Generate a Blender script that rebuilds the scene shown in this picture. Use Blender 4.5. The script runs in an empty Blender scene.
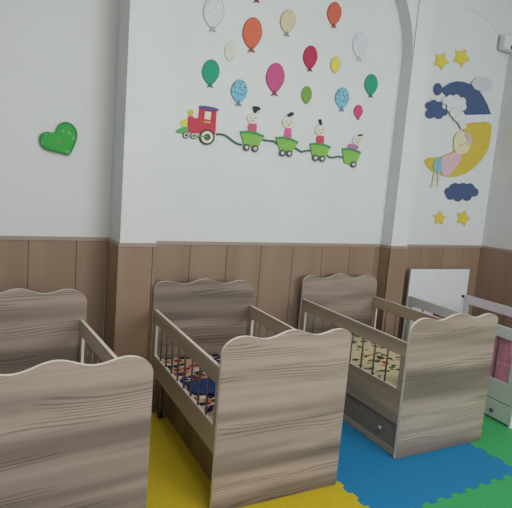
import bpy, bmesh, math, random
from mathutils import Vector, Matrix
random.seed(7)
S = bpy.context.scene
COL = S.collection
S.view_settings.view_transform = 'Standard'
try: S.view_settings.look = 'None'
except Exception: pass
S.view_settings.gamma = 1.0
S.view_settings.use_curve_mapping = False
S.view_settings.exposure = 0.0

# ------------------------------------------------------------------ camera
FPX, PITCH, YAW, ROLL, CX, CY, CH = 491.07, .13486, .49957, .0740, 234.9, 253.9, 1.5
cp, sp, cy_, sy_ = math.cos(PITCH), math.sin(PITCH), math.cos(YAW), math.sin(YAW)
F = Vector((sy_*cp, cy_*cp, -sp)); R = Vector((cy_, -sy_, 0)); U = R.cross(F)
R2 = R*math.cos(ROLL) + U*math.sin(ROLL); U2 = -R*math.sin(ROLL) + U*math.cos(ROLL)
cd = bpy.data.cameras.new('camera'); cam = bpy.data.objects.new('camera', cd); COL.objects.link(cam)
cd.sensor_fit = 'HORIZONTAL'; cd.sensor_width = 36; cd.lens = FPX*36/512
cd.shift_x = (256-CX)/512; cd.clip_start = .05
M = Matrix((R2, U2, -F)).transposed().to_4x4(); M.translation = (0, 0, CH); cam.matrix_world = M
S.camera = cam
def on_wall(px, py, Y):            # where a point of the photograph lies on a wall at depth Y
    d = F + R2*(px-CX)/FPX - U2*(py-CY)/FPX
    k = Y/d.y
    return (d.x*k, CH + d.z*k)

# ------------------------------------------------------------------ materials
def lin(c):
    return tuple(((v/255)/12.92 if v/255 <= .04045 else ((v/255+.055)/1.055)**2.4) for v in c) + (1.,)
def mat(name, rgb, rough=.6, noise=.04, nscale=30, metal=0, bump=0., bscale=200, spec=.3):
    m = bpy.data.materials.new(name); m.use_nodes = True
    n = m.node_tree.nodes; l = m.node_tree.links; b = n['Principled BSDF']
    b.inputs['Roughness'].default_value = rough; b.inputs['Metallic'].default_value = metal
    b.inputs['Specular IOR Level'].default_value = spec
    tc = n.new('ShaderNodeTexCoord'); nz = n.new('ShaderNodeTexNoise'); nz.inputs['Scale'].default_value = nscale
    nz.inputs['Detail'].default_value = 4
    l.new(tc.outputs['Object'], nz.inputs['Vector'])
    rp = n.new('ShaderNodeValToRGB'); c = lin(rgb)
    rp.color_ramp.elements[0].position = .3; rp.color_ramp.elements[1].position = .7
    rp.color_ramp.elements[0].color = tuple(v*(1-noise) for v in c[:3])+(1,)
    rp.color_ramp.elements[1].color = tuple(min(1, v*(1+noise)) for v in c[:3])+(1,)
    l.new(nz.outputs['Fac'], rp.inputs['Fac']); l.new(rp.outputs['Color'], b.inputs['Base Color'])
    if bump:
        n2 = n.new('ShaderNodeTexNoise'); n2.inputs['Scale'].default_value = bscale
        l.new(tc.outputs['Object'], n2.inputs['Vector'])
        bp = n.new('ShaderNodeBump'); bp.inputs['Strength'].default_value = bump; bp.inputs['Distance'].default_value = .002
        l.new(n2.outputs['Fac'], bp.inputs['Height']); l.new(bp.outputs['Normal'], b.inputs['Normal'])
    return m

def wood(name, cols, axis='X', rough=.45, fine=1.0, plank=7.0, streak=.6, line=.7):
    """laminate with grain running along an object axis, broad tonal boards and dark streaks"""
    m = bpy.data.materials.new(name); m.use_nodes = True
    n = m.node_tree.nodes; l = m.node_tree.links; b = n['Principled BSDF']
    b.inputs['Roughness'].default_value = rough; b.inputs['Specular IOR Level'].default_value = .35
    tc = n.new('ShaderNodeTexCoord'); oi = n.new('ShaderNodeObjectInfo')
    add = n.new('ShaderNodeVectorMath'); add.operation = 'ADD'
    sc = n.new('ShaderNodeVectorMath'); sc.operation = 'SCALE'; sc.inputs[0].default_value = (13, 7, 19)
    l.new(oi.outputs['Random'], sc.inputs['Scale'])
    l.new(tc.outputs['Object'], add.inputs[0]); l.new(sc.outputs[0], add.inputs[1])
    def mapped(s):
        mp = n.new('ShaderNodeMapping'); mp.inputs['Scale'].default_value = s
        l.new(add.outputs[0], mp.inputs['Vector']); return mp.outputs[0]
    def stretch(a, g):
        return {'X': (a, g, g), 'Y': (g, a, g), 'Z': (g, g, a)}[axis]
    # broad boards
    big = n.new('ShaderNodeTexNoise'); big.inputs['Scale'].default_value = 1; big.inputs['Detail'].default_value = 2
    big.inputs['Distortion'].default_value = .2
    l.new(mapped(stretch(.4, plank)), big.inputs['Vector'])
    # medium streaks
    med = n.new('ShaderNodeTexNoise'); med.inputs['Scale'].default_value = 1; med.inputs['Detail'].default_value = 5
    med.inputs['Roughness'].default_value = .62; med.inputs['Distortion'].default_value = .35
    l.new(mapped(stretch(1.6, 52*fine)), med.inputs['Vector'])
    # cathedral lines
    wv = n.new('ShaderNodeTexWave'); wv.wave_type = 'BANDS'; wv.bands_direction = {'X': 'Z', 'Y': 'Z', 'Z': 'X'}[axis]
    wv.inputs['Scale'].default_value = 4.6; wv.inputs['Distortion'].default_value = 16
    wv.inputs['Detail'].default_value = .6; wv.inputs['Detail Scale'].default_value = .55
    l.new(mapped(stretch(.8, 4.2)), wv.inputs['Vector'])
    mk = n.new('ShaderNodeTexNoise'); mk.inputs['Scale'].default_value = 1; mk.inputs['Detail'].default_value = 1
    l.new(mapped(stretch(1.5, 11)), mk.inputs['Vector'])
    mr = n.new('ShaderNodeMapRange'); mr.inputs['From Min'].default_value = .50; mr.inputs['From Max'].default_value = .57
    l.new(mk.outputs['Fac'], mr.inputs['Value'])
    r1 = n.new('ShaderNodeValToRGB'); r1.color_ramp.elements[0].position = .38; r1.color_ramp.elements[1].position = .63
    r1.color_ramp.elements[0].color = lin(cols[0]); r1.color_ramp.elements[1].color = lin(cols[2])
    e = r1.color_ramp.elements.new(.5); e.color = lin(cols[1])
    l.new(big.outputs['Fac'], r1.inputs['Fac'])
    r2 = n.new('ShaderNodeValToRGB'); r2.color_ramp.elements[0].position = .32; r2.color_ramp.elements[1].position = .55
    r2.color_ramp.elements[0].color = (.62, .60, .58, 1); r2.color_ramp.elements[1].color = (1, 1, 1, 1)
    l.new(med.outputs['Fac'], r2.inputs['Fac'])
    r3 = n.new('ShaderNodeValToRGB'); r3.color_ramp.elements[0].position = .0; r3.color_ramp.elements[1].position = .55
    r3.color_ramp.elements[0].color = (.50, .47, .45, 1); r3.color_ramp.elements[1].color = (1, 1, 1, 1)
    l.new(wv.outputs['Fac'], r3.inputs['Fac'])
    def mul(a, c, f):
        x = n.new('ShaderNodeMix'); x.data_type = 'RGBA'; x.blend_type = 'MULTIPLY'; x.inputs['Factor'].default_value = f
        l.new(a, x.inputs[6]); l.new(c, x.inputs[7]); return x.outputs[2]
    o = mul(r1.outputs['Color'], r2.outputs['Color'], streak); o = mul(o, r3.outputs['Color'], line)
    lm = n.new('ShaderNodeMath'); lm.operation = 'MULTIPLY'; lm.inputs[1].default_value = line
    l.new(mr.outputs['Result'], lm.inputs[0]); l.new(lm.outputs[0], o.node.inputs['Factor'])
    l.new(o, b.inputs['Base Color'])
    return m

M_wall = mat('wall_paint_white', (222, 224, 225), .85, .015, 3, bump=.15, bscale=90, spec=.15)
M_ceil = mat('ceiling_paint', (228, 228, 224), .9, .01, 3)
M_panel = wood('grey_brown_laminate', ((124, 111, 102), (154, 138, 126), (178, 161, 149)), 'X', streak=.3, line=.8, plank=8, fine=.8)
M_rail = wood('rail_laminate', ((168, 151, 131), (180, 163, 143), (190, 174, 154)), 'Y', plank=9, fine=1.2, streak=.22, line=.12)
M_skirt = wood('skirt_laminate', ((112, 94, 78), (128, 108, 90), (144, 122, 102)), 'Z', plank=5, streak=.5, line=.2)
M_edge = mat('white_edge_banding', (236, 228, 220), .4, .02)
M_bar = mat('grey_metal_bar', (120, 112, 104), .35, .05, metal=.6)
M_white = mat('white_crib_laminate', (222, 226, 228), .4, .015, 6, spec=.4)
M_drawer = mat('dark_grey_drawer', (142, 128, 118), .6, .06, 20, spec=.15)
M_dark = mat('black_rubber', (30, 30, 34), .5, .05)
M_knob = mat('pale_knob', (205, 205, 205), .3, .02)
M_gknob = mat('grey_metal_knob', (96, 108, 106), .3, .02, metal=.3)
M_matt = mat('mattress_white', (214, 212, 205), .9, .03, 20, bump=.3)
M_foam = {k: mat('foam_mat_'+k, c, .62, .05, 45, bump=.6, bscale=260, spec=.3) for k, c in
          dict(yellow=(208, 184, 40), blue=(34, 134, 188), green=(70, 176, 106)).items()}
M_groundc = mat('floor_base', (150, 146, 138), .6, .05, 8)

def wainscot_mat():
    m = wood('wainscot_laminate', ((152, 127, 107), (157, 132, 112), (162, 137, 117)), 'Z', rough=.5, fine=1.6, plank=6, streak=.06, line=0)
    return m
M_wains = wainscot_mat()
M_trim = mat('wainscot_top_trim', (172, 154, 142), .5, .04, 12)
M_groove = mat('wainscot_groove', (112, 96, 85), .7, .03)

def printed(name, base, spots, scale=22, dist=.5):
    """printed cloth: cells in several colours over a base"""
    m = bpy.data.materials.new(name); m.use_nodes = True
    n = m.node_tree.nodes; l = m.node_tree.links; b = n['Principled BSDF']
    b.inputs['Roughness'].default_value = .9; b.inputs['Specular IOR Level'].default_value = .1
    tc = n.new('ShaderNodeTexCoord')
    nz = n.new('ShaderNodeTexNoise'); nz.inputs['Scale'].default_value = 9
    l.new(tc.outputs['Object'], nz.inputs['Vector'])
    ad = n.new('ShaderNodeMix'); ad.data_type = 'RGBA'; ad.blend_type = 'LINEAR_LIGHT'; ad.inputs['Factor'].default_value = .04*dist*2
    l.new(tc.outputs['Object'], ad.inputs[6]); l.new(nz.outputs['Color'], ad.inputs[7])
    mp = n.new('ShaderNodeMapping'); mp.inputs['Scale'].default_value = (scale, scale*1.5, 1)
    l.new(ad.outputs[2], mp.inputs['Vector'])
    vo = n.new('ShaderNodeTexVoronoi'); vo.inputs['Scale'].default_value = 1
    l.new(mp.outputs[0], vo.inputs['Vector'])
    sep = n.new('ShaderNodeSeparateColor'); l.new(vo.outputs['Color'], sep.inputs[0])
    rp = n.new('ShaderNodeValToRGB'); rp.color_ramp.interpolation = 'CONSTANT'
    k = len(spots)
    for i, c in enumerate(spots):
        if i == 0: rp.color_ramp.elements[0].color = lin(c); rp.color_ramp.elements[0].position = 0
        elif i == 1: rp.color_ramp.elements[1].color = lin(c); rp.color_ramp.elements[1].position = i/k
        else: rp.color_ramp.elements.new(i/k).color = lin(c)
    l.new(sep.outputs[0], rp.inputs['Fac'])
    th = n.new('ShaderNodeMath'); th.operation = 'LESS_THAN'; th.inputs[1].default_value = .52 if 'navy' in name else .42
    l.new(vo.outputs['Distance'], th.inputs[0])
    mx = n.new('ShaderNodeMix'); mx.data_type = 'RGBA'
    mx.inputs[6].default_value = lin(base)
    l.new(th.outputs[0], mx.inputs['Factor']); l.new(rp.outputs['Color'], mx.inputs[7])
    l.new(mx.outputs[2], b.inputs['Base Color'])
    return m
M_cars = printed('cream_sheet_small_dark_print', (238, 226, 188), [(76, 72, 60), (180, 146, 90), (110, 130, 84), (238, 226, 188), (66, 66, 62), (206, 170, 110)], 15)
n_ = M_cars.node_tree.nodes; l_ = M_cars.node_tree.links
tc_ = n_.new('ShaderNodeTexCoord'); mp_ = n_.new('ShaderNodeMapping'); mp_.inputs['Location'].default_value = (-.309, -.484*.8, 0); mp_.inputs['Scale'].default_value = (1, .8, 0)
l_.new(tc_.outputs['Object'], mp_.inputs['Vector'])
ln_ = n_.new('ShaderNodeVectorMath'); ln_.operation = 'LENGTH'; l_.new(mp_.outputs[0], ln_.inputs[0])
lt_ = n_.new('ShaderNodeMath'); lt_.operation = 'LESS_THAN'; lt_.inputs[1].default_value = .024; l_.new(ln_.outputs['Value'], lt_.inputs[0])
b_ = n_['Principled BSDF']; src_ = b_.inputs['Base Color'].links[0].from_socket
mx_ = n_.new('ShaderNodeMix'); mx_.data_type = 'RGBA'; mx_.inputs[7].default_value = lin((206, 70, 44))
l_.new(lt_.outputs[0], mx_.inputs['Factor']); l_.new(src_, mx_.inputs[6]); l_.new(mx_.outputs[2], b_.inputs['Base Color'])
M_cloth = printed('beige_red_navy_print', (206, 176, 150), [(150, 60, 52), (34, 44, 90), (226, 216, 204), (190, 110, 84), (40, 40, 66), (34, 54, 110)], 16)
M_navy = mat('navy_blue_cloth', (34, 62, 120), .9, .12, 30)
M_pink = mat('pink_cloth', (222, 150, 178), .9, .08, 14, bump=.5, bscale=30)
M_redspot = mat('red_print', (196, 72, 50), .9, .05)

# ------------------------------------------------------------------ mesh helpers
def obj(name, bm, m, parent=None, mats=None, smooth=False, bevel=0):
    me = bpy.data.meshes.new(name)
    bmesh.ops.recalc_face_normals(bm, faces=bm.faces)
    if smooth:
        for f in bm.faces: f.smooth = True
    bm.to_mesh(me); bm.free()
    for x in (mats or [m]): me.materials.append(x)
    o = bpy.data.objects.new(name, me); COL.objects.link(o)
    if parent: o.parent = parent
    if bevel:
        b = o.modifiers.new('bevel', 'BEVEL'); b.width = bevel; b.segments = 2; b.limit_method = 'ANGLE'
    return o
def box(bm, x0, x1, y0, y1, z0, z1, mi=0):
    v = [bm.verts.new(p) for p in ((x0,y0,z0),(x1,y0,z0),(x1,y1,z0),(x0,y1,z0),(x0,y0,z1),(x1,y0,z1),(x1,y1,z1),(x0,y1,z1))]
    fs = [bm.faces.new([v[i] for i in q]) for q in ((0,3,2,1),(4,5,6,7),(0,1,5,4),(1,2,6,5),(2,3,7,6),(3,0,4,7))]
    for f in fs: f.material_index = mi
    return fs
def bx(*a):
    bm = bmesh.new(); box(bm, *a); return bm
def cyl(bm, p0, p1, r, seg=12, r1=None):
    p0, p1 = Vector(p0), Vector(p1); d = (p1-p0); z = d.normalized()
    x = z.orthogonal().normalized(); y = z.cross(x); r1 = r if r1 is None else r1
    a = [bm.verts.new(p0 + (x*math.cos(t)+y*math.sin(t))*r) for t in [2*math.pi*i/seg for i in range(seg)]]
    b = [bm.verts.new(p1 + (x*math.cos(t)+y*math.sin(t))*r1) for t in [2*math.pi*i/seg for i in range(seg)]]
    for i in range(seg): bm.faces.new([a[i], a[(i+1)%seg], b[(i+1)%seg], b[i]])
    bm.faces.new(a[::-1]); bm.faces.new(b)
def prism(pts, y0, y1, rim=0, bm=None):
    """outline in the x-z plane with thickness along y; rim = material index of the edge faces"""
    bm = bm or bmesh.new()
    a = [bm.verts.new((x, y0, z)) for x, z in pts]; b = [bm.verts.new((x, y1, z)) for x, z in pts]
    k = len(pts)
    f1 = bm.faces.new(a); f2 = bm.faces.new(b[::-1])
    for i in range(k):
        f = bm.faces.new([a[i], b[i], b[(i+1)%k], a[(i+1)%k]]); f.material_index = rim
    f1.normal_update(); f2.normal_update()
    bmesh.ops.triangulate(bm, faces=[f1, f2], ngon_method='EAR_CLIP')
    return bm
def tag(o, label, cat, group=None):
    o['label'] = label; o['category'] = cat
    if group: o['group'] = group
    return o
def empty(name, loc, rz, label, cat, group=None):
    o = bpy.data.objects.new(name, None); COL.objects.link(o); o.empty_display_size = .1
    o.location = loc; o.rotation_euler = (0, 0, rz)
    return tag(o, label, cat, group)
def struct(name, bm, m, mats=None):
    o = obj(name, bm, m, mats=mats); o['kind'] = 'structure'; return o

# ------------------------------------------------------------------ room
YM, YC, YL, HW = 3.063, 2.945, 3.2114, 1.1134
XC0, XC1, XD0, XD1, XR = .805, 1.036, 3.074, 3.258, 4.406
HT, XL, YB = 3.75, -2.6, -3.6
struct('floor', bx(XL-.1, XR+.2, YB, YL+.2, -.08, -.012), M_groundc)
struct('ceiling', bx(XL-.1, XR+.2, YB, YL+.2, HT, HT+.08), M_ceil)
struct('wall_back', bx(XC0+.01, XR+.15, YM, YM+.22, -.012, HT), M_wall)
struct('wall_recess', bx(XL-.1, XC0+.01, YL, YL+.1, -.012, HT), M_wall)
struct('wall_left', bx(XL-.12, XL, YB, YL, -.012, HT), M_wall)
struct('wall_right', bx(XR, XR+.15, YB, YM, -.012, HT), M_wall)
struct('wall_pillar_left', bx(XC0, XC1, YC, YL, -.012, HT), M_wall)
struct('wall_pillar_right', bx(XD0, XD1, YC, YM, -.012, HT), M_wall)
# arched head of the niche between the pillars, a little behind the pillar faces
def arch(x0, x1, spring, y0, y1, top=HT, rise=None):
    r = (x1-x0)/2; cx = (x0+x1)/2; rise = rise or r
    bm = bmesh.new(); n = 48
    pr = [(cx - r*math.cos(math.pi*i/n), spring + rise*math.sin(math.pi*i/n)) for i in range(n+1)]
    rows = []
    for x, z in pr:
        rows.append([bm.verts.new(p) for p in ((x,y0,z),(x,y0,top),(x,y1,z),(x,y1,top))])
    for a, b in zip(rows, rows[1:]):
        for i, j in ((0,1),(3,2),(2,0)): bm.faces.new([a[i], b[i], b[j], a[j]])
    return bm
struct('wall_arch', arch(XC1, XD0, 2.60, YC+.012, YM, rise=.85), M_wall)
struct('wall_arch_alcove', arch(XD1, XR, 2.72, YM-.004, YM, rise=.44), M_wall)

# wainscot: one run per wall plane, boards with grooves every ~.285 m
def run_front(x0, x1, y, joints, th=.012):
    bm = bmesh.new()
    js = [x0] + [j for j in joints if x0+.02 < j < x1-.02] + [x1]
    for a, b in zip(js, js[1:]):
        g0 = .0022 if a != x0 else 0; g1 = .0022 if b != x1 else 0
        box(bm, a+g0, b-g1, y-th, y, -.012, HW-.022)
    box(bm, x0, x1, y-th*.45, y, -.012, HW-.022, 1)
    box(bm, x0, x1, y-th-.006, y, HW-.022, HW, 2)
    return bm
def run_side(x, y0, y1, dirn, joints=(), th=.012):
    bm = bmesh.new()
    js = [y0] + list(joints) + [y1]
    for a, b in zip(js, js[1:]):
        x0, x1 = sorted((x, x+dirn*th)); box(bm, x0, x1, a+.002, b-.002, -.012, HW-.022)
    x0, x1 = sorted((x, x+dirn*th*.45)); box(bm, x0, x1, y0, y1, -.012, HW-.022, 1)
    x0, x1 = sorted((x, x+dirn*(th+.006))); box(bm, x0, x1, y0, y1, HW-.022, HW, 2)
    return bm
WM = [M_wains, M_groove, M_trim]
struct('trim_1', run_front(XC1+.001, XD0-.013, YM, [1.317+.283*i for i in range(-1, 7)]), None, WM)
struct('trim_2', run_front(XL, XC0-.019, YL, [.028+.284*i for i in range(-10, 3)]), None, WM)
struct('trim_3', run_front(XC0-.012, XC1+.001, YC, [1.012]), None, WM)
struct('trim_4', run_front(XD0-.012, XD1+.001, YC, []), None, WM)
struct('trim_5', run_side(XC0, YC, YL, -1), None, WM)
struct('trim_6', run_side(XD0, YC, YM, -1), None, WM)
struct('trim_7', run_front(XD1+.001, XR-.019, YM, [3.56, 3.85, 4.13]), None, WM)
struct('trim_8', run_side(XR, YB, YM, -1, [YM-.85*i for i in range(7, 0, -1)]), None, WM)

# ------------------------------------------------------------------ foam mats with interlocking teeth
MX = [.62, 1.712, 2.80, 3.888, XR-.014]; MY = [.41, 1.50, 2.585, YM-.014]
def teeth(a, b, seed):
    """offsets along one edge from a to b: list of (s, offset)"""
    L = b-a; n = max(2, int(L/.052)); w = L/n; out = [(a, 0)]
    for i in range(n):
        s = a+i*w; sg = 1 if (i+seed) % 2 else -1; d = .011*sg
        out += [(s+w*.10, 0), (s+w*.02, d), (s+w*.98, d), (s+w*.90, 0)] if 0 < i < n-1 else [(s+w, 0)]
    out.append((b, 0)); res = []
    for p in out:
        if not res or abs(p[0]-res[-1][0])+abs(p[1]-res[-1][1]) > 1e-6: res.append(p)
    return res
def foam(ix, iy, colour, label, group='interlocking foam floor mats'):
    x0, x1, y0, y1 = MX[ix], MX[ix+1], MY[iy], MY[iy+1]
    hor = lambda y, k: teeth(x0, x1, k) if y < MY[-1] else [(x0, 0), (x1, 0)]
    ver = lambda x, k: teeth(y0, y1, k) if x < MX[-1] else [(y0, 0), (y1, 0)]
    pts = [(s, y0+o) for s, o in hor(y0, ix+iy)][:-1]
    pts += [(x1+o, s) for s, o in ver(x1, ix+1+iy)][:-1]
    pts += [(s, y1+o) for s, o in hor(y1, ix+iy+1)][::-1][:-1]
    pts += [(x0+o, s) for s, o in ver(x0, ix+iy)][::-1][:-1]
    bm = bmesh.new()
    cxm, cym = (x0+x1)/2, (y0+y1)/2
    sh = lambda p: (p[0]+(.0006 if p[0] < cxm else -.0006), p[1]+(.0006 if p[1] < cym else -.0006))
    pts = [sh(p) for p in pts]
    a = [bm.verts.new((x, y, -.012)) for x, y in pts]; b = [bm.verts.new((x, y, 0)) for x, y in pts]; k = len(pts)
    f1 = bm.faces.new(a[::-1]); f2 = bm.faces.new(b)
    for i in range(k): bm.faces.new([a[i], a[(i+1)%k], b[(i+1)%k], b[i]])
    f1.normal_update(); f2.normal_update()
    bmesh.ops.triangulate(bm, faces=[f1, f2], ngon_method='EAR_CLIP')
    o = obj('foam_mat', bm, M_foam[colour]); tag(o, label, 'floor mat', group)
foam(0, 1, 'yellow', 'large yellow foam mat under the middle wooden crib and beside the nearest one')
foam(0, 2, 'yellow', 'yellow foam mat in shade by the wall, behind the middle wooden crib')
foam(1, 1, 'blue', 'bright blue foam mat under and in front of the right wooden crib')
foam(1, 2, 'blue', 'shaded blue foam mat against the wall behind the right wooden crib')
foam(1, 0, 'green', 'green foam mat in the foreground, joined to the front edge of the blue mat')
foam(2, 1, 'green', 'green foam mat beside the white crib drawer, right of the blue mat')
foam(2, 0, 'green', 'green foam mat at the bottom right corner, touching the blue mat only at its corner')

# ------------------------------------------------------------------ cribs
def profile(W, dz, mirror):
    """wavy top outline of a head or foot board"""
    a, b, m, c, d = .150*W, .314*W, .518*W, .718*W, .893*W
    hL, ha, hb, hm, hc, hd, hR = .765, .843, .824, .857, .825, .846, .800
    P = []
    n = 12
    for i in range(n+1):
        t = math.pi/2*i/n; P.append((a - a*math.cos(t), hL + (ha-hL)*math.sin(t)))
    def ease(x0, z0, x1, z1):
        for i in range(1, 11):
            t = i/10; P.append((x0+(x1-x0)*t, z0+(z1-z0)*(.5-.5*math.cos(math.pi*t))))
    ease(a, ha, b, hb); ease(b, hb, m, hm); ease(m, hm, c, hc); ease(c, hc, d, hd)
    for i in range(1, n+1):
        t = math.pi/2*i/n; P.append((d + (W-d)*math.sin(t), hR + (hd-hR)*math.cos(t)))
    P = [(x, z+dz) for x, z in P]
    if mirror: P = [(W-x, z) for x, z in P][::-1]
    return [(0, .004)] + P + [(W, .004)]
def board(name, W, y0, y1, dz, mirror, root):
    pts = profile(W, dz, mirror)
    bm = prism(pts, y0, y1, rim=1)
    o = obj(name, bm, None, root, [M_panel, M_edge])
    return o
HR = .6963
def crib_side(root, u_out, inward, D, W, bars=8, zlow=.275):
    """one long side: top rail, end posts, bars, lower rail.  u_out outer face, inward = +1/-1"""
    t = .018; th = .02
    u0, u1 = sorted((u_out, u_out+inward*t))
    v0, v1 = th, D-th
    for nm, z0, z1 in (('top_rail', HR-.085, HR), ('lower_rail', zlow, .41)):
        bm = bmesh.new()
        fs = box(bm, u0, u1, v0, v1, z0, z1)
        for f in fs:
            f.normal_update()
            if abs(f.normal.z) > .9: f.material_index = 1
        obj(nm, bm, None, root, [M_rail, M_edge])
    for a, b in ((v0, v0+.042), (v1-.042, v1)):
        bm = bmesh.new(); fs = box(bm, u0+.001, u1-.001, a, b, .41, HR-.085)
        for f in fs:
            f.normal_update()
            if abs(f.normal.y) > .9: f.material_index = 1
        obj('side_post', bm, None, root, [M_rail, M_edge])
    um = (u0+u1)/2
    for i in range(bars):
        v = v0+.042 + (v1-v0-.084)*(i+1)/(bars+1)
        bm = bmesh.new(); cyl(bm, (um, v, .405), (um, v, HR-.08), .0055, 10)
        obj('bar', bm, M_bar, root, smooth=True)
def crib(i, loc, rz, W, D, label, sheet, kind):
    mir = (i == 1)
    root = empty('wooden_crib', loc, rz, label, 'crib', 'wooden cribs with wavy ends')
    board('footboard', W, 0, .018, 0, mir, root)
    board('headboard', W, D-.018, D, .0307, True, root)
    zl = .28 if kind == 'skirt' else .205; ov = .017 if i == 1 else .006
    crib_side(root, .006, 1, D, W, zlow=zl); crib_side(root, W-ov, -1, D, W, zlow=zl)
    obj('mattress_base', bx(.03, W-.05, .022, D-.022, .258, .275), M_rail, root)
    if kind == 'skirt':
        obj('storage_panel', bx(.10, .115, .02, D-.02, .0, .26), M_skirt, root)
        obj('storage_panel', bx(W-.115, W-.10, .02, D-.02, .0, .26), M_skirt, root)
        for u in (.052, W-.052):
            c = empty_part('caster', root)
            bm = bmesh.new(); cyl(bm, (u-.012, D-.10, .026), (u+.012, D-.10, .026), .0255, 18); obj('wheel', bm, M_dark, c, smooth=False)
            bm = bmesh.new(); cyl(bm, (u, D-.10, .05), (u, D-.10, .256), .008, 10); box(bm, u-.018, u+.018, D-.115, D-.085, .048, .054)
            obj('stem', bm, M_bar, c)
    else:
        for u, s in ((.018, 1), (W-.018, -1)):
            a, b = sorted((u, u+s*.016))
            dr = obj('drawer_front', bx(a, b, .02, D-.02, .045, .204), M_drawer, root)
            bm = bmesh.new(); cyl(bm, (u-s*.014, .16, .12), (u+s*.001, .16, .12), .012, 14, .008)
            obj('drawer_knob', bm, M_knob, dr, smooth=True)
            a, b = sorted((u-s*.004, u+s*.014))
            obj('base_rail', bx(a, b, .019, D-.019, .004, .045), M_rail, root)
    # screw caps where the rails meet the boards
    return root
def empty_part(name, parent):
    o = bpy.data.objects.new(name, None); COL.objects.link(o); o.parent = parent; o.empty_display_size = .05; return o

def place_on(root, u, v, z):
    c, s = math.cos(root.rotation_euler.z), math.sin(root.rotation_euler.z)
    return (root.location.x+u*c-v*s, root.location.y+u*s+v*c, z)
def mattress(root, W, D, m, label, z0=.275, z1=.375, ins=.032):
    bm = bmesh.new(); fs = box(bm, 0, W-2*ins, 0, D-2*ins, 0, z1-z0)
    bmesh.ops.subdivide_edges(bm, edges=bm.edges[:], cuts=6, use_grid_fill=True)
    for v in bm.verts:
        if v.co.z > (z1-z0)*.9:
            v.co.z -= .006*(.5+.5*math.sin(v.co.x*17+v.co.y*9))
    o = obj('mattress', bm, m, smooth=False, bevel=.012)
    o.location = place_on(root, ins, ins, z0); o.rotation_euler = root.rotation_euler
    return tag(o, label, 'mattress')
C1 = crib(1, (-.0741, 1.7017, 0), .0415, .700, 1.0541, 'grey-brown wooden crib with wavy ends, nearest, at the bottom left below the green heart', None, 'skirt')
C2 = crib(2, (.9757, 1.8349, 0), -.0463, .7091, 1.0794, 'grey-brown wooden crib on the yellow mat, middle of the three, with navy patterned bedding', None, 'skirt')
C3 = crib(3, (2.1762, 1.8636, 0), -.0459, .7234, 1.1153, 'grey-brown wooden crib on the blue mat, with cream printed sheet and dark drawer', None, 'drawer')
mattress(C1, .69, 1.0541, M_matt, 'plain pale mattress inside the crib nearest the camera at bottom left')
mattress(C2, .7091, 1.0794, M_cloth, 'mattress in a beige, red and navy print inside the middle wooden crib')
mattress(C3, .7234, 1.1153, M_cars, 'mattress with cream small-printed sheet inside the crib on the blue mat')

def cloth_patch(name, root, u0, u1, v0, v1, z, m, label, cat, amp=.008, th=.012, seed=0, rot=0):
    rnd = random.Random(seed); nx, ny = 16, 16; bm = bmesh.new()
    ph = [rnd.uniform(0, 6) for _ in range(4)]
    g = []
    for j in range(ny+1):
        row = []
        for i in range(nx+1):
            a, b = i/nx, j/ny
            x = (u1-u0)*a + .012*math.sin(b*9+ph[0]); y = (v1-v0)*b + .012*math.sin(a*8+ph[1])
            h = amp*(1+math.sin(x*26+y*11+ph[2])*.6+math.sin(y*31-x*15+ph[3])*.4)
            row.append(bm.verts.new((x, y, h+th*.3)))
        g.append(row)
    for j in range(ny):
        for i in range(nx): bm.faces.new([g[j][i], g[j][i+1], g[j+1][i+1], g[j+1][i]])
    o = obj(name, bm, m, smooth=True)
    so = o.modifiers.new('thickness', 'SOLIDIFY'); so.thickness = .006; so.offset = 1
    o.location = place_on(root, u0, v0, z); o.rotation_euler = root.rotation_euler
    return tag(o, label, cat)
cloth_patch('folded_blanket', C2, .06, .62, .45, .63, .377, M_navy, 'crumpled navy blue blanket lying across the mattress of the middle crib', 'blanket', seed=3)

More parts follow.
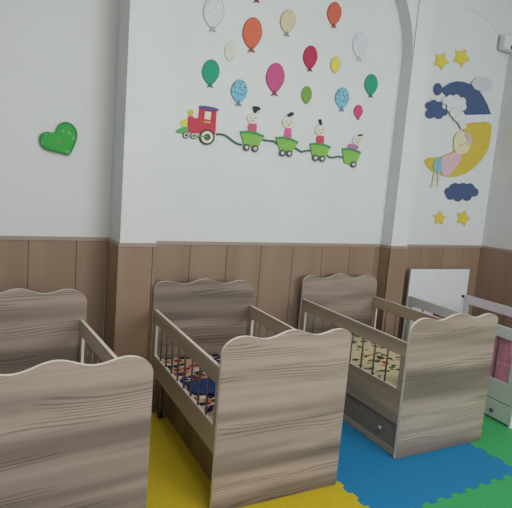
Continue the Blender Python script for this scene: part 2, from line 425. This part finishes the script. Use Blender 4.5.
# white crib at the right
def white_crib():
    W, D = .69, 1.13; t = -.1
    rx, ry = 3.37, 2.985
    loc = (rx + D*math.sin(t), ry - D*math.cos(t), 0)
    root = empty('white_crib', loc, t, 'white crib with square headboard, pink bedding and drawers, by the right wall', 'crib')
    obj('headboard', bx(0, W, D-.02, D, .0, .91), M_white, root, bevel=.003)
    obj('footboard', bx(0, W, 0, .02, .0, .72), M_white, root, bevel=.003)
    for s, u in ((1, .006), (-1, W-.006)):
        a, b = sorted((u, u+s*.02))
        obj('top_rail', bx(a, b, .02, D-.02, .595, .675), M_white, root, bevel=.003)
        obj('lower_rail', bx(a, b, .02, D-.02, .148, .29), M_white, root, bevel=.003)
        for v0, v1 in ((.02, .07), (D-.07, D-.02)):
            obj('side_post', bx(a+.002, b-.002, v0, v1, .29, .595), M_white, root)
        for k in range(7):
            v = .07 + (D-.14)*(k+1)/8
            bm = bmesh.new()
            cyl(bm, ((a+b)/2, v, .285), ((a+b)/2, v, .6), .006, 10)
            obj('bar', bm, M_bar, root)
        # two drawers on each long side
        for v0, v1 in ((.024, D/2-.003), (D/2+.003, D-.024)):
            a2, b2 = sorted((u+s*.002, u+s*.018))
            dr = obj('drawer', bx(a2, b2, v0, v1, .012, .142), M_white, root, bevel=.003)
            vm = .155 if v0 < .1 else D-.30
            bm = bmesh.new(); cyl(bm, (u+s*.003, vm, .066), (u-s*.016, vm, .066), .009, 14, .014)
            obj('drawer_knob', bm, M_gknob, dr, smooth=True)
    obj('mattress_base', bx(.03, W-.03, .022, D-.022, .25, .27), M_white, root)
    # bolt head on the inside of the headboard
    bm = bmesh.new(); cyl(bm, (W-.05, D-.021, .66), (W-.05, D-.032, .66), .012, 12); obj('bolt', bm, M_dark, root)
    ins = .03
    o = mattress(root, W, D, M_pink, 'pink mattress inside the white crib by the right wall', z0=.27, z1=.42)
    bm = bmesh.new()
    n = 14
    g = []
    for i in range(n+1):
        row = []
        for j in range(7):
            a = i/n; h = j/6
            row.append(bm.verts.new((.004*math.sin(a*40+j), a*.72, h*.27 + .006*math.sin(a*13))))
        g.append(row)
    for i in range(n):
        for j in range(6): bm.faces.new([g[i][j], g[i+1][j], g[i+1][j+1], g[i][j+1]])
    d = obj('bumper_cloth', bm, M_pink, smooth=True)
    so = d.modifiers.new('thickness', 'SOLIDIFY'); so.thickness = .008; so.offset = 0
    d.location = place_on(root, .044, .12, .315); d.rotation_euler = (0, 0, t)
    d.location.z = .32
    tag(d, 'pink cloth bumper standing behind the side bars of the white crib', 'crib bumper')
    return root
WC = white_crib()

# ------------------------------------------------------------------ wall stickers
SM = {}
def milky(c): return tuple(int(v*.84 + 205*.16) for v in c)  # pale haze mixed into the sticker colours
def smat(rgb):
    if rgb not in SM: SM[rgb] = mat('craft_foam_%02x%02x%02x' % rgb, milky(rgb), .75, .05, 25)
    return SM[rgb]
def dotted(rgb, dot):
    m = mat('dotted_foam_%02x%02x%02x' % rgb, rgb, .75)
    n = m.node_tree.nodes; l = m.node_tree.links; b = n['Principled BSDF']
    tc = n.new('ShaderNodeTexCoord'); vo = n.new('ShaderNodeTexVoronoi'); vo.inputs['Scale'].default_value = 48
    l.new(tc.outputs['Object'], vo.inputs['Vector'])
    th = n.new('ShaderNodeMath'); th.operation = 'LESS_THAN'; th.inputs[1].default_value = .30
    l.new(vo.outputs['Distance'], th.inputs[0])
    mx = n.new('ShaderNodeMix'); mx.data_type = 'RGBA'; mx.inputs[6].default_value = lin(milky(rgb)); mx.inputs[7].default_value = lin(milky(dot))
    l.new(th.outputs[0], mx.inputs['Factor']); l.new(mx.outputs[2], b.inputs['Base Color'])
    return m
def cut(name, pts, Y, m, parent=None, off=0., th=.004, rim=None):
    """flat cut-out on the wall at depth Y; pts in photograph coordinates; off lifts it from the wall"""
    w = [on_wall(x, y, Y) for x, y in pts]
    off += .0006
    if parent is not None:
        w = [(x-parent.location.x, z-parent.location.z) for x, z in w]; yy = Y-parent.location.y
        bm = prism(w, yy-off-th, yy-off, rim=1 if rim else 0)
        return obj(name, bm, m, parent, [m, rim] if rim else None)
    cx = sum(p[0] for p in w)/len(w); cz = sum(p[1] for p in w)/len(w)
    w = [(x-cx, z-cz) for x, z in w]
    o = obj(name, prism(w, -off-th, -off, rim=1 if rim else 0), m, None, [m, rim] if rim else None)
    o.location = (cx, Y, cz); return o
def anchor(name, px, py, Y, label, cat, group=None):
    x, z = on_wall(px, py, Y)
    return empty(name, (x, Y, z), 0, label, cat, group)
def ell(cx, cy, rx, ry, n=24, rot=0):
    c, s = math.cos(rot), math.sin(rot)
    return [(cx+rx*math.cos(t)*c-ry*math.sin(t)*s, cy+rx*math.cos(t)*s+ry*math.sin(t)*c) for t in [2*math.pi*i/n for i in range(n)]]
def smooth_poly(p, it=2):
    for _ in range(it):
        q = []
        for i in range(len(p)):
            a, b = p[i], p[(i+1)%len(p)]
            q += [(.75*a[0]+.25*b[0], .75*a[1]+.25*b[1]), (.25*a[0]+.75*b[0], .25*a[1]+.75*b[1])]
        p = q
    return p
def balloon(cx, y0, y1, w, ky, colour, label, tilt=.06, knot=True, m=None, outline=None):
    """balloon between pixel rows y0 and y1, knot down to ky"""
    m = m or smat(colour); h = y1-y0; pts = []
    for i in range(32):
        t = 2*math.pi*i/32; yy = -math.cos(t); xx = math.sin(t)
        if yy > 0: xx *= (1-.34*yy**1.6)
        pts.append((xx*w/2, yy*h*.5 + (0 if yy > 0 else 0)))
    mid = (y0+y1)/2
    def tr(p): return (cx + p[0] - tilt*p[1], mid + p[1] + tilt*p[0]*.5)
    a = anchor('balloon_sticker', cx, mid, YM, label, 'wall sticker', 'balloon stickers above the train')
    dark = tuple(int(v*.72) for v in colour)
    rim = smat(outline or dark)
    cut('balloon_body', [tr(p) for p in pts], YM, m, a, 0, .005, rim=rim)
    # thin darker outline ring standing just under the body
    big = [tr((p[0]*1.07, p[1]*1.045)) for p in pts]
    cut('outline', big, YM, rim, a, 0, .0025)
    if knot:
        k = w*.20; b = h*.5; kh = ky-y1
        cut('knot', [tr(p) for p in ((-k*.35, b-1.2), (k*.35, b-1.2), (k*.5, b+kh*.35), (k*1.05, b+kh), (0, b+kh*.72), (-k*1.05, b+kh), (-k*.5, b+kh*.35))], YM, smat(dark if not outline else outline), a, .0026, .004)
    return a
W_OUT = (196, 200, 206)
balloon(213.4, -4, 28, 20, 32, (216, 220, 222), 'white balloon sticker with thin grey outline, largest white one, at top left', m=dotted((222, 225, 227), (206, 211, 216)), outline=(176, 182, 190))
balloon(230, 42, 61, 11, 61, (222, 222, 212), 'very faint small cream balloon sticker between the green and orange balloons', knot=False, outline=(208, 208, 196))
balloon(252, 18, 48.5, 18.5, 52.5, (226, 106, 76), 'large orange-red balloon sticker in the upper left of the balloons')
balloon(287.5, 10, 33, 14.5, 36.5, (222, 206, 172), 'beige speckled balloon sticker near the top, right of the large orange balloon', tilt=.1, m=dotted((222, 208, 178), (206, 186, 150)))
balloon(210.5, 60, 84.4, 16.5, 87.5, (34, 162, 128), 'teal green balloon sticker above the train engine')
balloon(238.8, 80, 102.5, 15.5, 106, (134, 196, 222), 'light blue balloon sticker with dark dots, above the first green wagon', m=dotted((134, 196, 222), (70, 120, 130)))
balloon(275, 63.5, 92, 17.5, 96, (208, 80, 138), 'large magenta balloon sticker in the middle of the wall')
balloon(257, -26, -1, 15, 2.8, (186, 46, 84), 'crimson balloon sticker at the top edge, only its knot in view')
balloon(334, 2.5, 25, 13.5, 28, (218, 90, 70), 'smaller orange-red balloon sticker at the top, right half of the wall', m=dotted((220, 96, 74), (214, 84, 62)))
balloon(359.6, 32.5, 57.5, 14, 61, (218, 220, 226), 'white balloon sticker with tiny dots on the right above the teal balloon', m=dotted((222, 224, 229), (192, 196, 210)), outline=(196, 200, 210))
balloon(310, 46, 68.6, 13.5, 71.5, (190, 40, 80), 'crimson balloon sticker between the magenta and small yellow balloons')
balloon(335.2, 57, 73, 9.5, 73, (232, 214, 96), 'small yellow balloon sticker right of the crimson balloon', knot=False)
balloon(370.8, 74.5, 95, 12.5, 97.5, (34, 162, 120), 'teal green balloon sticker farthest right, near the right pillar')
balloon(306.3, 86.5, 103.5, 10, 103.5, (122, 170, 70), 'small leaf green balloon sticker above the third wagon', knot=False)
balloon(341.8, 88, 108.5, 13.5, 111.5, (134, 196, 222), 'light blue balloon sticker with dark dots, between the leaf green and teal balloons', m=dotted((134, 196, 222), (70, 120, 140)))
balloon(358, 105, 118, 8.5, 119.5, (214, 70, 120), 'smallest bright pink balloon sticker above the last wagon')

# train engine
def P(ox, oy, sc, pts): return [(ox+x/sc, oy+y/sc) for x, y in pts]
E_ = lambda pts: P(170, 98, 10.16, pts)
RED, PURP, CRM, GRN, DGRN, BLK = (206, 58, 76), (84, 84, 140), (234, 228, 206), (110, 182, 72), (44, 128, 84), (44, 48, 46)
a = anchor('train_engine_sticker', 197, 125, YM, 'red locomotive wall sticker with purple roof at the left end of the train', 'wall sticker')
cut('body', E_([(180,185),(232,185),(238,205),(286,205),(298,95),(470,130),(457,368),(178,348)]), YM, smat(RED), a, 0)
cut('roof', smooth_poly(E_([(292,72),(490,104),(486,140),(292,110)]), 1), YM, smat(PURP), a, .0045, .005)
cut('cab_window', E_([(350,135),(415,142),(407,224),(343,214)]), YM, smat(CRM), a, .0055, .002)
cut('window_sill', E_([(338,234),(408,240),(406,258),(336,250)]), YM, smat((232, 180, 96)), a, .0055, .002)
cut('funnel', smooth_poly(E_([(172,112),(242,118),(232,180),(184,176)]), 1), YM, smat((210, 212, 110)), a, 0, .004)
cut('funnel_band', smooth_poly(E_([(188,140),(232,144),(228,176),(190,174)]), 1), YM, smat((230, 180, 96)), a, .0045, .002)
cut('headlamp', E_(ell(147, 252, 40, 42)), YM, smat((222, 216, 88)), a, 0, .004)
cut('cowcatcher', smooth_poly(E_([(42,348),(108,300),(182,292),(180,352),(120,358)]), 1), YM, smat((92, 176, 96)), a, .0005, .006)
def wheel(par, pts_fn, cx, cy, r, hub):
    w = cut('wheel', pts_fn(ell(cx, cy, r, r)), YM, smat(BLK), par, .0055, .003)
    for nm, k, c, o in (('wheel_rim', .8, CRM, .0088), ('wheel_hub', .42, hub, .0108)):
        cut(nm, pts_fn(ell(cx, cy, r*k, r*k)), YM, smat(c), par, o, .002)
wheel(a, E_, 160, 377, 32, BLK); wheel(a, E_, 235, 383, 32, (70, 100, 84)); wheel(a, E_, 370, 397, 78, (60, 96, 60))
cut('coupling_rod', E_([(255,378),(375,388),(375,400),(255,390)]), YM, smat((110, 160, 130)), a, .0135, .002)

def wagon(ox, oy, tub, rimp, wheels, head, hair, shirt, shirtc, label, sc=9.07):
    f = lambda pts: P(ox, oy, sc, pts)
    cx = sum(p[0] for p in tub)/len(tub); cy = sum(p[1] for p in tub)/len(tub)
    c0 = f([(cx, cy)])[0]
    a = anchor('wagon_sticker', c0[0], c0[1], YM, label, 'wall sticker', 'wagon stickers of the train')
    cut('tub', f(tub), YM, smat((134, 192, 84)), a, 0, .0085, rim=smat(DGRN))
    cut('tub_rim', f(rimp), YM, smat((70, 150, 84)), a, .0088, .002)
    for x, y, r in wheels:
        cut('wheel', f(ell(x, y, r, r*1.05)), YM, smat((70, 74, 74)), a, .0088, .003)
        cut('wheel_hub', f(ell(x, y, r*.55, r*.58)), YM, smat((214, 214, 206)), a, .0122, .002)
    hx, hy, hr = head
    ch = cut('child_figure', f(smooth_poly(shirt, 1)), YM, smat(shirtc), a, .0005, .003)
    ch2 = cut('face', f(ell(hx, hy, hr*1.1, hr*1.12)), YM, smat((226, 222, 212)), a, .0036, .002, rim=smat((150, 140, 134)))
    for s in (-1, 1):
        cut('ear', f(ell(hx+s*hr, hy+hr*.1, hr*.2, hr*.24, 12)), YM, smat((218, 206, 196)), a, .0018, .002)
        cut('eye', f(ell(hx+s*hr*.38, hy-hr*.05, hr*.07, hr*.13, 8)), YM, smat((70, 60, 60)), a, .0057, .001)
    cut('mouth', f(ell(hx, hy+hr*.5, hr*.22, hr*.12, 10)), YM, smat((216, 120, 120)), a, .0057, .001)
    cut('hair', f(smooth_poly(hair, 2)), YM, smat((38, 38, 40)), a, .0057, .003)
wagon(230, 100, [(88,290),(150,284),(230,296),(302,326),(275,375),(255,420),(118,405),(104,345)],
      [(88,284),(150,278),(230,290),(304,322),(300,340),(230,314),(150,300),(92,302)], [(143,430,29),(220,440,29)],
      (203,165,45), [(198,60),(235,55),(270,70),(268,95),(245,92),(232,120),(215,118),(208,85)],
      [(165,218),(200,208),(242,220),(240,250),(235,300),(168,292),(156,250)], (206, 96, 112), 'first green wagon sticker behind the engine, child in red check')
wagon(265, 105, [(94,296),(160,292),(230,306),(294,338),(268,385),(245,422),(130,412),(108,350)],
      [(92,290),(160,286),(230,300),(296,334),(290,350),(228,322),(160,306),(96,306)], [(150,435,28),(213,440,28)],
      (210,155,50), [(195,92),(225,66),(252,66),(258,84),(235,100),(208,110)],
      [(178,212),(215,206),(238,214),(236,250),(240,300),(168,290),(172,250)], (222, 96, 158), 'second green wagon sticker, child in a pink dress')
wagon(300, 112, [(84,290),(140,284),(205,292),(268,318),(250,360),(235,402),(105,394),(95,345)],
      [(82,284),(140,278),(205,286),(272,312),(266,330),(204,306),(140,298),(86,300)], [(133,415,28),(193,423,27)],
      (183,165,45), [(162,68),(188,64),(192,90),(194,122),(178,120),(170,92)],
      [(150,214),(216,216),(214,250),(216,292),(148,288),(142,250)], (218, 66, 88), 'third green wagon sticker, child in a plain red shirt')
wagon(332, 120, [(88,262),(140,258),(195,268),(254,294),(232,350),(205,408),(150,402),(104,388),(96,330)],
      [(86,256),(140,252),(195,262),(256,288),(250,306),(194,284),(140,274),(90,274)], [(187,402,27)],
      (230,180,44), [(225,132),(275,128),(274,142),(232,148)],
      [(140,222),(170,214),(205,224),(240,236),(236,262),(190,272),(132,256)], (188, 120, 170), 'last green wagon sticker at the right end, child in a purple top')
def rope(pts, label):
    w = [on_wall(x, y, YM) for x, y in pts]
    # fine wavy cord
    q = []
    for (a, b) in zip(w, w[1:]):
        for i in range(8):
            t = i/8; q.append((a[0]+(b[0]-a[0])*t, a[1]+(b[1]-a[1])*t))
    q.append(w[-1])
    for _ in range(3):
        q = [q[0]] + [((q[i-1][0]+2*q[i][0]+q[i+1][0])/4, (q[i-1][1]+2*q[i][1]+q[i+1][1])/4) for i in range(1, len(q)-1)] + [q[-1]]
    bm = bmesh.new(); r = .0062; rings = []
    for i, p in enumerate(q):
        a = q[max(0, i-1)]; b = q[min(len(q)-1, i+1)]; d = Vector((b[0]-a[0], 0, b[1]-a[1])).normalized(); nn = Vector((-d.z, 0, d.x))
        c = Vector((p[0], YM-.0065, p[1]))
        rings.append([bm.verts.new(c + nn*math.cos(t)*r + Vector((0, 1, 0))*math.sin(t)*r) for t in [2*math.pi*k/8 for k in range(8)]])
    for a, b in zip(rings, rings[1:]):
        for k in range(8): bm.faces.new([a[k], a[(k+1)%8], b[(k+1)%8], b[k]])
    bm.faces.new(rings[0]); bm.faces.new(rings[-1][::-1])
    tag(obj('green_cord', bm, smat((36, 112, 84)), smooth=True), label, 'cord', 'green cords linking the train')
rope([(216,134.4),(220,134),(225,135.3),(230,139),(235,142.8),(239,144.4),(241.5,144.6)], 'green cord between the red engine and the first wagon')
rope([(262.5,139.8),(267,140.6),(273,141),(275.5,142.5),(276.5,144)], 'short green cord between the first and second wagons')
rope([(294.5,148),(297,149.2),(301,152),(306,150.4),(310,150.6)], 'dipping green cord between the second and third wagons')
rope([(326.5,155.4),(328,156.6),(331,157.7),(337,156.4),(342.4,157)], 'green cord between the third and last wagons')

# green heart cushion on the left wall
H_ = lambda pts: P(30, 110, 8.47, pts)
hp = smooth_poly(H_([(76,240),(90,202),(135,182),(180,192),(212,196),(222,160),(245,120),(290,98),(350,115),(392,170),(398,230),(378,290),(350,350),(328,386),(280,374),(220,358),(150,345),(105,318),(82,280)]), 2)
a = anchor('heart_sticker', 57, 138, YL, 'green heart with darker rim and small white curls on the left wall', 'wall decoration')
cut('rim', hp, YL, smat((34, 132, 60)), a, 0, .020)
hc = (sum(p[0] for p in hp)/len(hp), sum(p[1] for p in hp)/len(hp))
cut('heart_face', [(hc[0]+(x-hc[0])*.9, hc[1]+(y-hc[1])*.88) for x, y in hp], YL, smat((48, 170, 62)), a, .02, .004)
for x, y, rr, ro in ((280,180,12,1.2),(330,195,12,.2),(102,280,12,.6),(365,240,11,1.4),(315,360,14,2.7),(130,200,9,0)):
    pts = []
    for t in range(11):
        an = ro + t/10*4.4; pts.append((x+rr*math.cos(an), y+rr*math.sin(an)))
    for t in range(10, -1, -1):
        an = ro + t/10*4.4; pts.append((x+rr*.62*math.cos(an), y+rr*.62*math.sin(an)))
    cut('white_curl', H_(pts), YL, smat((170, 214, 160)), a, .024, .001)
cut('centre_mark', H_(smooth_poly([(215,265),(245,252),(268,262),(255,285),(225,290)], 1)), YL, smat((120, 150, 70)), a, .024, .001)

# moon picture in the alcove
NAVY, MOON = (52, 78, 124), (214, 186, 60)
YA = YM
def star(cx, cy, r, label, rot=0):
    a = anchor('star_sticker', cx, cy, YA, label, 'wall sticker', 'yellow star stickers')
    pts = [(cx+(r if i % 2 == 0 else r*.6)*math.sin(math.pi*i/5+rot), cy-(r if i % 2 == 0 else r*.6)*1.15*math.cos(math.pi*i/5+rot)) for i in range(10)]
    cut('star_rim', pts, YA, smat((214, 196, 120)), a, 0, .003)
    cut('star_face', [(cx+(x-cx)*.74, cy+(y-cy)*.74) for x, y in pts], YA, smat((226, 204, 62)), a, .003, .003)
star(440.7, 61, 8.4, 'yellow star sticker, upper left one above the moon', .5)
star(460.9, 57.6, 9.2, 'yellow star sticker, upper right one above the moon', .55)
star(439, 218, 7, 'yellow star sticker, lower left one below the navy cloud', .1)
star(462.6, 218, 7.8, 'yellow star sticker, lower right one below the navy cloud', .35)
def scallop(cx, cy, rx, ry, n, amp=.085, ph=0, flat=0):
    pts = []
    for i in range(n*8):
        t = 2*math.pi*i/(n*8); k = 1-amp+amp*1.6*abs(math.sin(n*t/2+ph))
        pts.append((cx+rx*k*math.cos(t), cy+ry*k*math.sin(t)))
    return pts
def puffs(cx, cy, circles, n=72):
    # outline of overlapping round puffs, seen from the middle of the cloud
    pts = []
    for i in range(n):
        t = 2*math.pi*i/n; dx, dy = math.cos(t), math.sin(t); best = 1.
        for x, y, r in circles:
            ox, oy = x-cx, y-cy; b = ox*dx+oy*dy; disc = b*b-(ox*ox+oy*oy-r*r)
            if disc > 0: best = max(best, b+math.sqrt(disc))
        pts.append((cx+dx*best, cy+dy*best))
    return pts
mo = anchor('moon_sticker', 460, 140, YA, 'yellow crescent moon sticker wearing a navy nightcap with white band', 'wall sticker')
cut('crescent', smooth_poly([(463.5,122.5),(491,121),(491,133),(488.5,148),(482.5,158.6),(474,167.8),(464,174.3),(451,177.5),(438.4,175),(430.7,171),(425.4,165),(424,160),(427,157.5),(436,157.5),(444,155.5),(452,152),(458,145),(462.5,134)], 2), YA, smat(MOON), mo, 0, .004, rim=smat((150, 130, 60)))
cut('cap_band', [(461.5,114.6),(490.8,114),(491.8,120.8),(464.5,123.4)], YA, smat((226, 228, 236)), mo, .0045, .004)
cut('cap', [(440.2,89),(444.5,86),(450,82.8),(456,81.4),(463,82),(470,84.5),(477,89.5),(482,96),(486.5,104.5),(490,114.2),(462,115),(455,111),(448,99),(442,92)], YA, smat(NAVY), mo, .0045, .005)
cut('cap_pompom', ell(437, 89.2, 4.0, 5.9), YA, smat(NAVY), mo, .006, .006)
def cloud(pts, colour, label, off, outline=None):
    o = cut('cloud_sticker', pts, YA, smat(colour), None, off, .004, rim=smat(outline or tuple(int(v*.75) for v in colour)))
    return tag(o, label, 'wall sticker', 'cloud stickers')
cloud(scallop(481, 84, 10.4, 7, 7, amp=.04), (208, 211, 216), 'white cloud sticker overlapping the right side of the navy cap', .010, (150, 154, 160))
cloud(puffs(452.5, 103.5, [(452.5,103.5,7),(444.5,101,3.8),(449,98.5,3.6),(455,98.4,3.8),(460.5,101.5,4.2),(461.5,107,3.8),(456,110,3.6),(449,108.5,3.4)]), (222, 224, 228), 'white cloud sticker on the left side of the navy cap', .010, (160, 164, 170))
cloud(puffs(457, 118, [(457,116,6),(451.5,113.5,3.4),(454,110.5,3.4),(460,121,4.4),(461.5,126,3.4)]), (224, 224, 220), 'lower white cloud sticker between the cap band and the child', .0145, (170, 168, 158))
cloud(scallop(438, 100, 8.4, 5, 6), (220, 223, 226), 'small white cloud sticker beneath the cap pompom', .001, (170, 174, 178))
cloud(puffs(435.5, 109.5, [(435.5,109.5,6.5),(428.6,105.5,3.8),(433,103.4,3.6),(429.5,113.8,4.6),(438,114.2,4.6),(443.5,112.2,3.4),(438.6,104.6,3)]), NAVY, 'navy cloud sticker on the left beside the white clouds', .0055)
cloud(puffs(461, 191.5, [(461,191,7.5),(449,192,4.8),(450,195.5,4.2),(455,187.5,4.6),(457.5,196.5,4.8),(463,186.8,4),(466.5,196,4.8),(469.5,187.8,4.6),(473.5,192,4.6),(452,186.6,2.6)]), NAVY, 'navy cloud sticker below the moon, above the lower stars', 0)
ch = anchor('sleeping_child_sticker', 452, 155, YA, 'sleeping child sticker in pink top and blue shorts lying on the moon', 'wall sticker')
cut('head', smooth_poly([(453,137),(457,131.5),(463,131),(467,135),(470,143),(468.5,150),(463,154.5),(456,154),(452.4,148)], 2), YA, smat((226, 220, 184)), ch, .0045, .005, rim=smat((170, 160, 120)))
cut('bonnet', smooth_poly([(463,131),(467,132),(471,138),(472,142.5),(468,143.5),(465,139)], 1), YA, smat((212, 180, 196)), ch, .0098, .002)
cut('closed_eye', [(458,144.2),(460,145),(462,144.4),(462,145),(460,145.7),(458,144.9)], YA, smat((150, 136, 110)), ch, .0098, .001)
cut('closed_eye', [(464,143),(466,144),(467.6,143.2),(467.6,143.8),(466,144.7),(464,143.7)], YA, smat((150, 136, 110)), ch, .0098, .001)
cut('top', smooth_poly([(439,158),(447,155),(453,152),(461,154),(461,160),(455,167),(451,173),(446,176.6),(440.6,175)], 1), YA, smat((222, 188, 202)), ch, .0045, .004, rim=smat((170, 130, 150)))
cut('shorts', smooth_poly([(433,161),(436,158),(440,157),(440.8,165),(440.4,173),(436,172.4),(432,169)], 1), YA, smat((130, 186, 198)), ch, .009, .002)
cut('leg', smooth_poly([(433,171),(435.6,172),(434.4,180),(433.4,186.4),(430,188.6),(429.6,186.6),(431.6,183)], 1), YA, smat((218, 214, 190)), ch, .0045, .003, rim=smat((150, 146, 120)))
cut('leg', smooth_poly([(436.8,172.4),(439.4,172.8),(438.6,180),(438,186),(436.6,187)], 1), YA, smat((214, 212, 194)), ch, .0045, .003, rim=smat((170, 166, 150)))

# white camera unit on the back wall, top right
sc_ = empty('security_camera', (4.27, YM, 2.98), 0, 'white box-shaped security camera at top right, high in the corner', 'security camera')
bm = bx(-.05, .15, -.085, -.012, -.075, .06)
obj('housing', bm, M_white, sc_, bevel=.018)
obj('mounting_plate', bx(-.02, .10, -.012, 0, -.05, .04), M_white, sc_)
bm = bmesh.new(); cyl(bm, (.055, -.086, -.045), (.055, -.097, -.045), .022, 18); obj('lens', bm, M_dark, sc_)

# ------------------------------------------------------------------ light
w = bpy.data.worlds.new('world'); S.world = w; w.use_nodes = True
w.node_tree.nodes['Background'].inputs['Color'].default_value = (1, .965, .89, 1)
w.node_tree.nodes['Background'].inputs['Strength'].default_value = .62
def area(name, loc, target, sx, sy, power, col):
    ld = bpy.data.lights.new(name, 'AREA'); ld.shape = 'RECTANGLE'; ld.size = sx; ld.size_y = sy; ld.energy = power; ld.color = col
    o = bpy.data.objects.new(name, ld); COL.objects.link(o); o.location = loc
    o.rotation_euler = (Vector(target)-Vector(loc)).to_track_quat('-Z', 'Y').to_euler(); return o
area('window_daylight', (3.2, -3.2, 2.1), (2.0, 3, 1.3), 2.4, 1.9, 108, (.88, .95, 1))
area('ceiling_fill', (.9, .2, 3.6), (.9, .2, 0), 1.2, .5, 38, (1, .96, .9))  # unseen fill light, added under the ceiling to brighten the room
